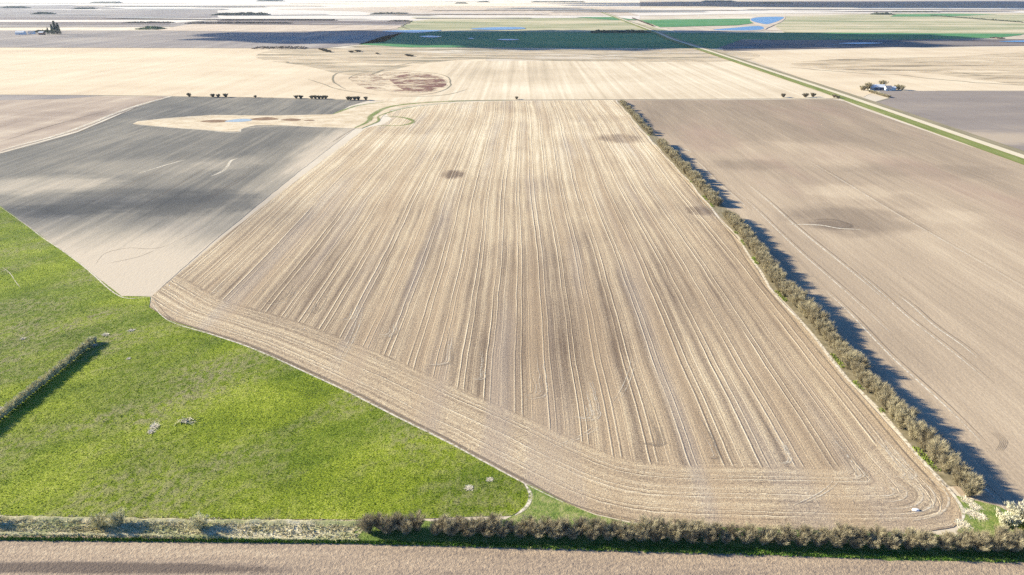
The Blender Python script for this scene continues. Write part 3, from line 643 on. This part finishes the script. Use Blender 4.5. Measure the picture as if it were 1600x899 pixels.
# low hedge in the pasture
low=Kind([make_bush('shrub',60+s,2.6,1.7,20,2800,m_low,'x','shrub','g',.022,.55,.0) for s in range(3)])
a=G(-30,682); b=G(150,534); L=(b-a).length; t=0;i=0
while t<L:
    p=a.lerp(b,t/L); s=random.uniform(.85,1.1)
    lab,g='low olive-grey shrub of the clipped-looking hedge inside the green pasture','shrubs of the low pasture hedge'
    low.put((p.x+random.uniform(-.3,.3),p.y,0),(s*.9,s*.9,s),lab,g); t+=random.uniform(.85,1.2); i+=1
# single bushes in the ditch
for px,py,s,lab in ((158,824,1.45,'greenish low shrub in the ditch, left of its grey neighbour'),(187,822,1.6,'round grey leafless shrub in the ditch, beside a greenish one'),(313,827,1.5,'lone grey shrub in the ditch between the pair and the hedge'),(-12,820,1.3,'shrub at the left border of the photo in the ditch')):
    p=G(px,py); low.put((p.x,p.y,.1),(s,s,s*.85),lab,None)
for px,py,s in ((1568,822,1.0),(1592,815,1.2)):
    p=G(px,py)
    if s==1.0: o=make_bush('bush',91,3.6,3.0,24,3000,m_blos,'whitish blossoming bush by the grassy corner, nearer the stubble','bush',None,.07,.6)
    else: o=make_bush('bush',92,4.6,3.6,24,3600,m_blos,'larger cream blossoming bush at the right border beyond the hedge','bush',None,.07,.6)
    o.location=p
o=make_bush('bush',93,2.6,2.6,16,1800,m_yel,'bright yellow-green bush at the right border behind the hedge','bush',None,.07,.5); o.location=G(1606,832)
# dark bushes on the far field edge
dk=Kind([make_bush('bush',120+s,4.6,3.6,26,2200,m_dk,'x','bush','g',.14,1.1,.0) for s in range(3)])
far=[(296,151.5,.9,'small lone dark bush on the field edge, left of the cluster of three',None),
 (333,152.2,.9,'dark bush on the field edge in the left cluster of three','dark bushes of the left cluster'),(341,152.2,.8,'dark bush on the field edge in the left cluster of three','dark bushes of the left cluster'),(353,152.4,.95,'dark bush on the field edge in the left cluster of three','dark bushes of the left cluster'),
 (399,153,.6,'smallest dark bush standing alone on the field edge between two clusters',None),
 (463,154.4,.85,'dark bush of the pair on the field edge, left one',None),(470,154.4,.85,'dark bush of the pair on the field edge, right one',None)]
far+=[(q,154.8,.85,'dark bush in the row of five on the field edge','dark bushes in a row of five') for q in (487,493,499,504,509)]
far+=[(q,156.8,.9,'dark bush in the right cluster at the tip of the ploughed field','dark bushes at the tip of the field') for q in (544,548,554,560,572)]
far+=[(807,155.6,.75,'lone dark round bush on the far edge of the striped stubble field',None)]
far+=[(1224,152.5,1.0,'pale bare bush left of the pair on the boundary line near the road',None),(1258,152.5,1.1,'bare bush of the pair on the boundary line near the road','boundary bush pair'),(1270,151.8,1.0,'bare bush of the pair on the boundary line near the road','boundary bush pair'),(1303,153,.8,'bare bush touching the gravel road verge on the boundary line',None),(1309,154,.7,'small bare bush nearest the gravel road on the boundary line',None)]
for px,py,s,lab,g in far: p=G(px,py); dk.put((p.x,p.y,0),(s,s,s),lab,g)
# farther dark shrubs around the marsh
for k,(px,py) in enumerate([(502,78.5),(506,80),(511,81.5),(516,82),(549,82.5),(558,81.5),(562,81),(590,85),(638,88),(643,88.6)]):
    p=G(px,py); q=random.uniform(.8,1.2); dk.put((p.x,p.y,0),(2.2*q,1.6*q,.8*q),'dark scrub patch scattered over the pale marsh beyond the slough','scrub patches on the marsh')
# ------------------------------------------------------------------ distant woods as masses of crowns
def wood(name,x0,x1,y,hm,mat,label,depth=40,dens=1.0,y1=None):
    a=G(x0,y); b=G(x1,y if y1 is None else y1); L=(b-a).length; n=int(min(9000,max(500,L*depth*.10*dens)))
    t=rng.random(n); X=a.x+(b.x-a.x)*t; Y=a.y+(b.y-a.y)*t+rng.uniform(0,depth,n)
    hh=np.array([hm*(.55+.75*abs(mnoise.noise(Vector((x/ (hm*2.2),y_/(hm*4),7))))+.2*mnoise.noise(Vector((x/4,0,1)))) for x,y_ in zip(X,Y)])
    edge=np.clip(np.minimum(t,1-t)*L/(hm*2.5),.25,1); hh*=edge
    Z=hh*rng.uniform(.0,1,n)**.6; V=np.zeros((n,4,3)); s=hm*.22*rng.uniform(.6,1.4,n)
    an=rng.uniform(0,6.28,n)
    D=np.c_[np.cos(an),np.sin(an),np.zeros(n)]; U=np.c_[rng.normal(0,.3,n),rng.normal(0,.3,n),np.ones(n)]
    P=np.c_[X,Y,Z]
    V[:,0]=P-D*s[:,None]; V[:,1]=P+D*s[:,None]; V[:,2]=P+D*s[:,None]*.6+U*s[:,None]; V[:,3]=P-D*s[:,None]*.6+U*s[:,None]*1.1
    V[:,:,2]=np.maximum(V[:,:,2],0)
    o=np_mesh(name,V.reshape(-1,3),np.arange(n*4),mat,None,4); return tag(o,label,'wood',None,'stuff')
m_fw1=field('far_woods',[(.3,(.04,.05,.035)),(.7,(.085,.095,.06))],[('n',.03,.03,3,1.0)],.5)
m_fw2=field('far_brush',[(.3,(.08,.065,.055)),(.7,(.14,.11,.09))],[('n',.03,.03,3,1.0)],.5)
m_fw3=field('far_green_bluff',[(.3,(.05,.085,.04)),(.7,(.10,.16,.07))],[('n',.03,.03,3,1.0)],.5)
woods=[(330,412,24.5,13,m_fw1,'long bluff of trees on the pale field above the left ploughed strips',120),
(578,640,23,10,m_fw1,'low dark tree bluff on the white stubble near the picture centre',90),
(210,247,47,11,m_fw3,'green rounded tree bluff at the tip of the grey field',70),
(112,139,15,12,m_fw1,'oval dark bluff on the far grey field at upper left',120),(47,76,23,14,m_fw1,'ragged bluff left of the oval one at upper left',80),(0,36,13,14,m_fw1,'tree bluff at the upper left border',100),
(140,182,5,14,m_fw1,'scattered tree line near the horizon at upper left',150),(400,440,2.4,18,m_fw1,'thin tree line near the horizon left of centre',150),(710,730,6,14,m_fw1,'short tree line near the horizon, left of the centre',120),(745,765,4,14,m_fw1,'short tree line close to the horizon above the centre',120),
(830,915,4,12,m_fw1,'long faint tree line near the horizon by the far road',150),
(1370,1400,23.5,12,m_fw1,'dark grove of the farm on the right horizon meadow',90),(1395,1470,20,9,m_fw1,'thin tree row behind the farm grove at right',60),
(1100,1150,3,16,m_fw1,'dark tree line within the far cloud shadow',150),(1190,1240,6,14,m_fw1,'dark thicket within the far cloud shadow, right part',120),
(190,265,37,7,m_fw2,'dark brush strip left of the pinkish stubble',60),(288,452,37.8,7,m_fw2,'long dark brush strip along the pinkish stubble',60),(342,525,33,6,m_fw2,'upper long brush strip between two pale fields',50),(605,642,34.5,7,m_fw2,'short brush strip beside the pale green meadow',60),
(390,475,77.5,6,m_fw2,'dark low brush strip along the edge of the lavender field',40),(925,1018,52.5,8,m_fw1,'dark thicket at the upper edge of the shaded green crop',70),
(1560,1570,61,7,m_fw2,'small dark thicket at the tip of the bright green crop',40),(75,110,46.5,0.1,m_fw1,'x',1)]
for x0,x1,y,hm,mt,lab,dp in woods:
    if lab!='x': wood('tree_bluff',x0,x1,y,hm,mt,lab,dp)
wood('hedgerow',1455,1600,25,6,m_fw1,'thin dark hedgerow slanting over the far right meadow',14,2,36)
wood('hedgerow',988,1022,29,5,m_fw2,'dark hedgerow slanting along the far road beside bright green crop',16,2,42)
# ------------------------------------------------------------------ farm buildings
def flat(name,c,r=.6,metal=0): 
    n=N(name); q=n.noise(n.X,n.Y,.3,.3,3,.6); n.col(n.mix(n.sm(q,.3,.7),c,tuple(v*.85 for v in c))); n.b.inputs['Roughness'].default_value=r; n.b.inputs['Metallic'].default_value=metal; return n.m
m_ww=flat('white_siding',(.75,.75,.73)); m_bl=flat('dark_blue_steel',(.06,.08,.13)); m_wr=flat('pale_metal_roof',(.55,.56,.57),.5); m_gr=flat('grey_shingles',(.2,.2,.22)); m_win=flat('window_glass',(.05,.06,.08),.15); m_red=flat('brown_siding',(.3,.13,.08)); m_galv=flat('galvanised_steel',(.6,.62,.64),.35,.6)
def barn(name,px,py,w,d,h,rz,mw_,mr,label,cat,door=True):
    r=empty(name,G(px,py),rz); rh=h+w*.0+d*.28
    V=[(-w/2,-d/2,0),(w/2,-d/2,0),(w/2,d/2,0),(-w/2,d/2,0),(-w/2,-d/2,h),(w/2,-d/2,h),(w/2,d/2,h),(-w/2,d/2,h),(-w/2,0,rh),(w/2,0,rh)]
    mesh_obj('wall',V,[(0,1,5,4),(2,3,7,6),(1,2,6,9,5),(3,0,4,8,7)],mw_,r)
    e=.6; k=.28*2*e*d/d
    RV=[]; 
    for s in (-1,1):
        for x in (-w/2-e,w/2+e):
            RV+=[(x,s*(d/2+e),h-e*.56+.05),(x,0,rh+.05),(x,s*(d/2+e),h-e*.56+.3),(x,0,rh+.3)]
    F=[]
    for b in (0,8): F+=[(b+2,b+6,b+7,b+3),(b,b+1,b+5,b+4),(b,b+4,b+6,b+2),(b,b+2,b+3,b+1),(b+4,b+5,b+7,b+6)]
    mesh_obj('roof',RV,F,mr,r)
    if door:
        dw=min(4,w*.2); dz=min(h*.8,3.6)
        mesh_obj('door',[(-dw/2,-d/2-.1,0),(dw/2,-d/2-.1,0),(dw/2,-d/2-.1,dz),(-dw/2,-d/2-.1,dz),(-dw/2,-d/2-.01,0),(dw/2,-d/2-.01,0),(dw/2,-d/2-.01,dz),(-dw/2,-d/2-.01,dz)],[(0,1,2,3),(3,2,6,7),(0,3,7,4),(1,5,6,2)],m_gr,r)
        for x in (-w*.32,w*.32):
            mesh_obj('window',[(x-.8,-d/2-.08,1.2),(x+.8,-d/2-.08,1.2),(x+.8,-d/2-.08,2.4),(x-.8,-d/2-.08,2.4),(x-.8,-d/2-.01,1.2),(x+.8,-d/2-.01,1.2),(x+.8,-d/2-.01,2.4),(x-.8,-d/2-.01,2.4)],[(0,1,2,3),(3,2,6,7),(0,3,7,4),(1,5,6,2)],m_win,r)
    return tag(r,label,cat)
barn('machine_shed',1371,140.5,15,10,4,R(-8),m_bl,m_wr,'dark blue walled shed with white roof in the farmyard by the road','shed')
barn('house',1386,141.5,8,7,4,R(5),m_ww,m_gr,'white farmhouse beside the dark blue shed in the farmyard','house')
barn('garage',1362,140.8,5,5,3,0,m_ww,m_wr,'small white outbuilding at the left end of the farmyard','garage')
barn('shed',1394,141,6,6,3,0,m_ww,m_wr,'small white shed at the right side of the farmhouse','shed',False)
barn('shed',33,54.5,26,14,7,0,m_ww,m_wr,'long white shed of the far upper left farmyard','shed')
barn('barn',66,55,14,12,7,0,m_red,m_wr,'brown barn of the far upper left farmyard','barn')
barn('house',50,53.5,16,12,6,0,m_ww,m_gr,'white house between shed and barn in the far upper left farmyard','house')
yard=Kind([make_bush('tree',160+s,8.0,4.8,22,2200,m_twig,'x','tree','g',.13,1.2,.05) for s in range(2)])
for k,(px,py,s,lab) in enumerate([(1346,141.6,.8,'brownish low tree at the far left end of the farmyard'),(1350,141.6,.8,'low brown tree second from the left end of the farmyard'),(1356,141,1.2,'rounded bare tree left of the small white outbuilding'),(1378,138,1.3,'tall bare tree behind the gap between blue shed and farmhouse'),(1399,140.5,.8,'bare tree just right of the small white shed'),(1404,140.8,.9,'bare tree of the right farmyard row, middle one'),(1409,141.4,.8,'bare tree at the right end of the farmyard row')]):
    p=G(px,py); yard.put((p.x,p.y,0),(s,s,s),lab,None)
a=G(1359,144.5);b=G(1388,153)
for k in range(12):
    p=a.lerp(b,k/11); yard.put((p.x,p.y,0),(.7,.7,.4),'bare bush of the windbreak running from the farmyard to the road','bushes of the farmyard windbreak')
def conifer(px,py,h,label):
    r=empty('spruce_tree',G(px,py)); n=700; t=rng.random(n)**.7; a=rng.uniform(0,6.28,n); rad=(1-t)*h*.22*rng.uniform(.5,1,n)+.2
    P=np.c_[np.cos(a)*rad,np.sin(a)*rad,t*h]; D=np.c_[np.cos(a),np.sin(a),np.full(n,-.4)]; V=np.zeros((n,3,3)); O=np.c_[-np.sin(a),np.cos(a),np.zeros(n)]*h*.05
    V[:,0]=P+O; V[:,1]=P-O; V[:,2]=P+D*h*.09; np_mesh('crown',V.reshape(-1,3),np.arange(n*3),m_conif,r)
    mesh_obj('trunk',[(math.cos(k*1.57)*.25*(1 if j==0 else .05),math.sin(k*1.57)*.25*(1 if j==0 else .05),j*h*.95) for j in range(2) for k in range(4)],[(k,(k+1)%4,4+(k+1)%4,4+k) for k in range(4)],m_bark,r); return tag(r,label,'tree')
for k,(px,h,lab) in enumerate([(76,20,'leftmost dark spruce of the far farmyard group'),(83,30,'dark spruce of the far farmyard group, second from left'),(88,40,'tallest dark spruce of the far upper left farmyard'),(93,34,'dark spruce of the far farmyard group, right of the tallest')]): conifer(px,54,h,lab)
wood('shrubbery',45,78,51.5,9,m_fw1,'dark shrubbery behind the buildings of the far left farmyard',40)
# ------------------------------------------------------------------ small things
def tussock(px,py,h,r,label,mat=None,z=.1,n=260):
    p=G(px,py); q=np.clip(rng.normal(0,r*.33,(n,2)),-r*.7,r*.7); a=rng.uniform(0,6.28,n); V=np.zeros((n,3,3)); w=.12*rng.uniform(.6,1.4,n)
    O=np.c_[np.cos(a),np.sin(a),np.zeros(n)]*w[:,None]; hh=h*.35*rng.uniform(.5,1.2,n); L=rng.normal(0,h*.75,(n,2))
    B=np.c_[q,np.full(n,0.)]; V[:,0]=B+O; V[:,1]=B-O; V[:,2]=B+np.c_[L,hh]
    o=np_mesh('grass_tussock',V.reshape(-1,3),np.arange(n*3),mat or m_drytip); o.location=(p.x,p.y,z); return tag(o,label,'grass clump')
tussock(165,524,.9,1.1,'pale dry grass clump at the upper end of the low pasture hedge'); tussock(148,540,.7,.9,'pale clump on the shaded side of the low pasture hedge')
tussock(241,667,1.1,1.0,'tall pale tuft left of the pile of branches in the pasture'); tussock(236,675,.8,.9,'short pale tuft just below the tall tuft in the pasture')
tussock(36,530,.6,1.0,'lone pale tuft in the pasture, left of the low hedge'); tussock(201,561,.5,.8,'small pale tuft in the pasture right of the low hedge')
tussock(205,517,.5,1.6,'faint pale tuft in the pasture just beyond the low hedge'); tussock(733,763,.5,1.3,'pale tuft in the pasture near its pointed corner'); tussock(765,750,.5,1.0,'smaller pale tuft nearest the pasture corner'); tussock(2,642,1.0,2.5,'whitish clump at the left border beside the low hedge')
for k,(px,py,r,lab) in enumerate([(1511,783,1.8,'pale straw clump topmost in the grassy corner'),(1522,793,1.6,'cream straw clump in the middle of the grassy corner'),(1518,803,2.0,'broad pale straw clump low in the grassy corner'),(1532,808,1.4,'small pale straw clump at the right side of the grassy corner'),(1504,820,2.2,'tall pale straw clump at the stubble tip behind the hedge')]): tussock(px,py,.8,r,lab,n=420)
def brush_pile(px,py,label,n=46,R_=2.6):
    p=G(px,py); V=[];F=[]
    for i in range(n):
        c=Vector((random.gauss(0,R_*.5),random.gauss(0,R_*.28),random.uniform(.1,.45))); a=random.uniform(0,3.14); d=Vector((math.cos(a),math.sin(a),random.uniform(-.2,.3)))*random.uniform(.5,1.3); w=random.uniform(.04,.1); b=len(V)
        for e in (-1,1):
            q=c+d*e
            for k in range(3): V.append((q.x+w*math.cos(k*2.1)*(1 if e<0 else .5),q.y+w*math.sin(k*2.1),max(.02,q.z+w*math.cos(k*2.1+1))))
        for k in range(3): F.append((b+k,b+(k+1)%3,b+3+(k+1)%3,b+3+k))
    o=mesh_obj('brush_pile',V,F,m_drytip); o.location=(p.x,p.y,.08); return tag(o,label,'brush pile')
brush_pile(291,659,'scattered heap of bleached branches lying in the green pasture')
def sack(px,py,label):
    p=G(px,py); bm=bmesh.new(); bmesh.ops.create_icosphere(bm,subdivisions=3,radius=1)
    for v in bm.verts:
        q=mnoise.noise(v.co*1.7)*.28+mnoise.noise(v.co*4)*.1; v.co*=1+q; v.co.x*=.95; v.co.y*=.5; v.co.z=max(-.05,v.co.z*.42)
    me=bpy.data.meshes.new('plastic_sack'); bm.to_mesh(me); bm.free(); me.materials.append(flat('white_plastic',(.78,.78,.76),.4)); o=bpy.data.objects.new('plastic_sack',me); COL.objects.link(o); o.location=(p.x,p.y,.12); return tag(o,label,'sack')
sack(1431,798,'white crumpled sack lying on the stubble near its right corner')
# ------------------------------------------------------------------ clouds that shade the far and left fields
mc=N('cloud'); mc.col((.9,.9,.9)); mc.b.inputs['Roughness'].default_value=1; mc.b.inputs['Specular IOR Level'].default_value=0
def cloudmat(name,lo):
    n=N(name); n.col((.92,.92,.92)); n.put(n.b.inputs['Alpha'],lo); return n.m
m_c1=cloudmat('thick_cloud',.74); m_c2=cloudmat('thin_cloud',.065)
def cloud(cx,cy,rx,ry,alt,th,mat,seed,label):
    off=sunv*(alt/sunv.z); bm=bmesh.new(); bmesh.ops.create_icosphere(bm,subdivisions=6,radius=1)
    for v in bm.verts:
        k=v.co.copy(); q=1+.55*mnoise.noise(Vector((k.x*rx/ry*1.3+seed,k.y*1.6,k.z*1.2)))+.22*mnoise.noise(Vector((k.x*rx/ry*3.5,k.y*4+seed,k.z*3)))+.16*mnoise.noise(Vector((k.x*rx/ry*9,k.y*9,k.z*8+seed)))
        v.co=Vector((k.x*rx*q,k.y*ry*q,max(-.15,k.z)*th*q))
    me=bpy.data.meshes.new('cloud'); bm.to_mesh(me); bm.free(); me.materials.append(mat); me.polygons.foreach_set('use_smooth',[True]*len(me.polygons))
    o=bpy.data.objects.new('cloud',me); COL.objects.link(o); o.location=(cx+off.x,cy+off.y,alt); return tag(o,label,'cloud',kind='structure')
def cpx(x0,x1,y0,y1,alt,th,mat,seed,grow=1.0):
    a=G(x0,(y0+y1)/2); b=G(x1,(y0+y1)/2); t=G((x0+x1)/2,y0); u=G((x0+x1)/2,y1)
    cloud((a.x+b.x)/2,(t.y+u.y)/2,abs(b.x-a.x)/2*grow,(t.y-u.y)/2*grow,alt,th,mat,seed,'white cumulus cloud above the fields')
cpx(520,1390,48.5,77,900,90,m_c1,3.3)
cpx(330,700,50,66,900,60,m_c1,8.1)
cpx(960,2300,3.5,13,1500,160,m_c1,1.7)
cpx(60,190,304,338,700,4,m_c2,5.2); cpx(150,330,292,322,760,4,m_c2,2.9); cpx(210,440,305,362,820,4,m_c2,7.7); cpx(-260,60,322,400,880,4,m_c2,9.7); cpx(0,150,312,352,700,3,m_c2,1.1)
cpx(180,330,165,186,900,8,m_c2,4.4)
# ------------------------------------------------------------------ air
hm=bpy.data.materials.new('haze_air'); hm.use_nodes=True; t=hm.node_tree; t.nodes.remove(t.nodes['Principled BSDF']); pv=t.nodes.new('ShaderNodeVolumePrincipled')
pv.inputs['Color'].default_value=(.78,.89,1,1); pv.inputs['Density'].default_value=.00002; pv.inputs['Anisotropy'].default_value=.2
t.links.new(pv.outputs[0],t.nodes['Material Output'].inputs['Volume'])
bm=bmesh.new(); bmesh.ops.create_cube(bm,size=1)
for v in bm.verts: v.co=Vector((v.co.x*61000, 14900+v.co.y*61000, 62 + v.co.z*127))
me=bpy.data.meshes.new('haze'); bm.to_mesh(me); bm.free(); me.materials.append(hm); o=bpy.data.objects.new('haze',me); COL.objects.link(o); tag(o,kind='stuff',label='thin pale summer haze over the plain',cat='haze')
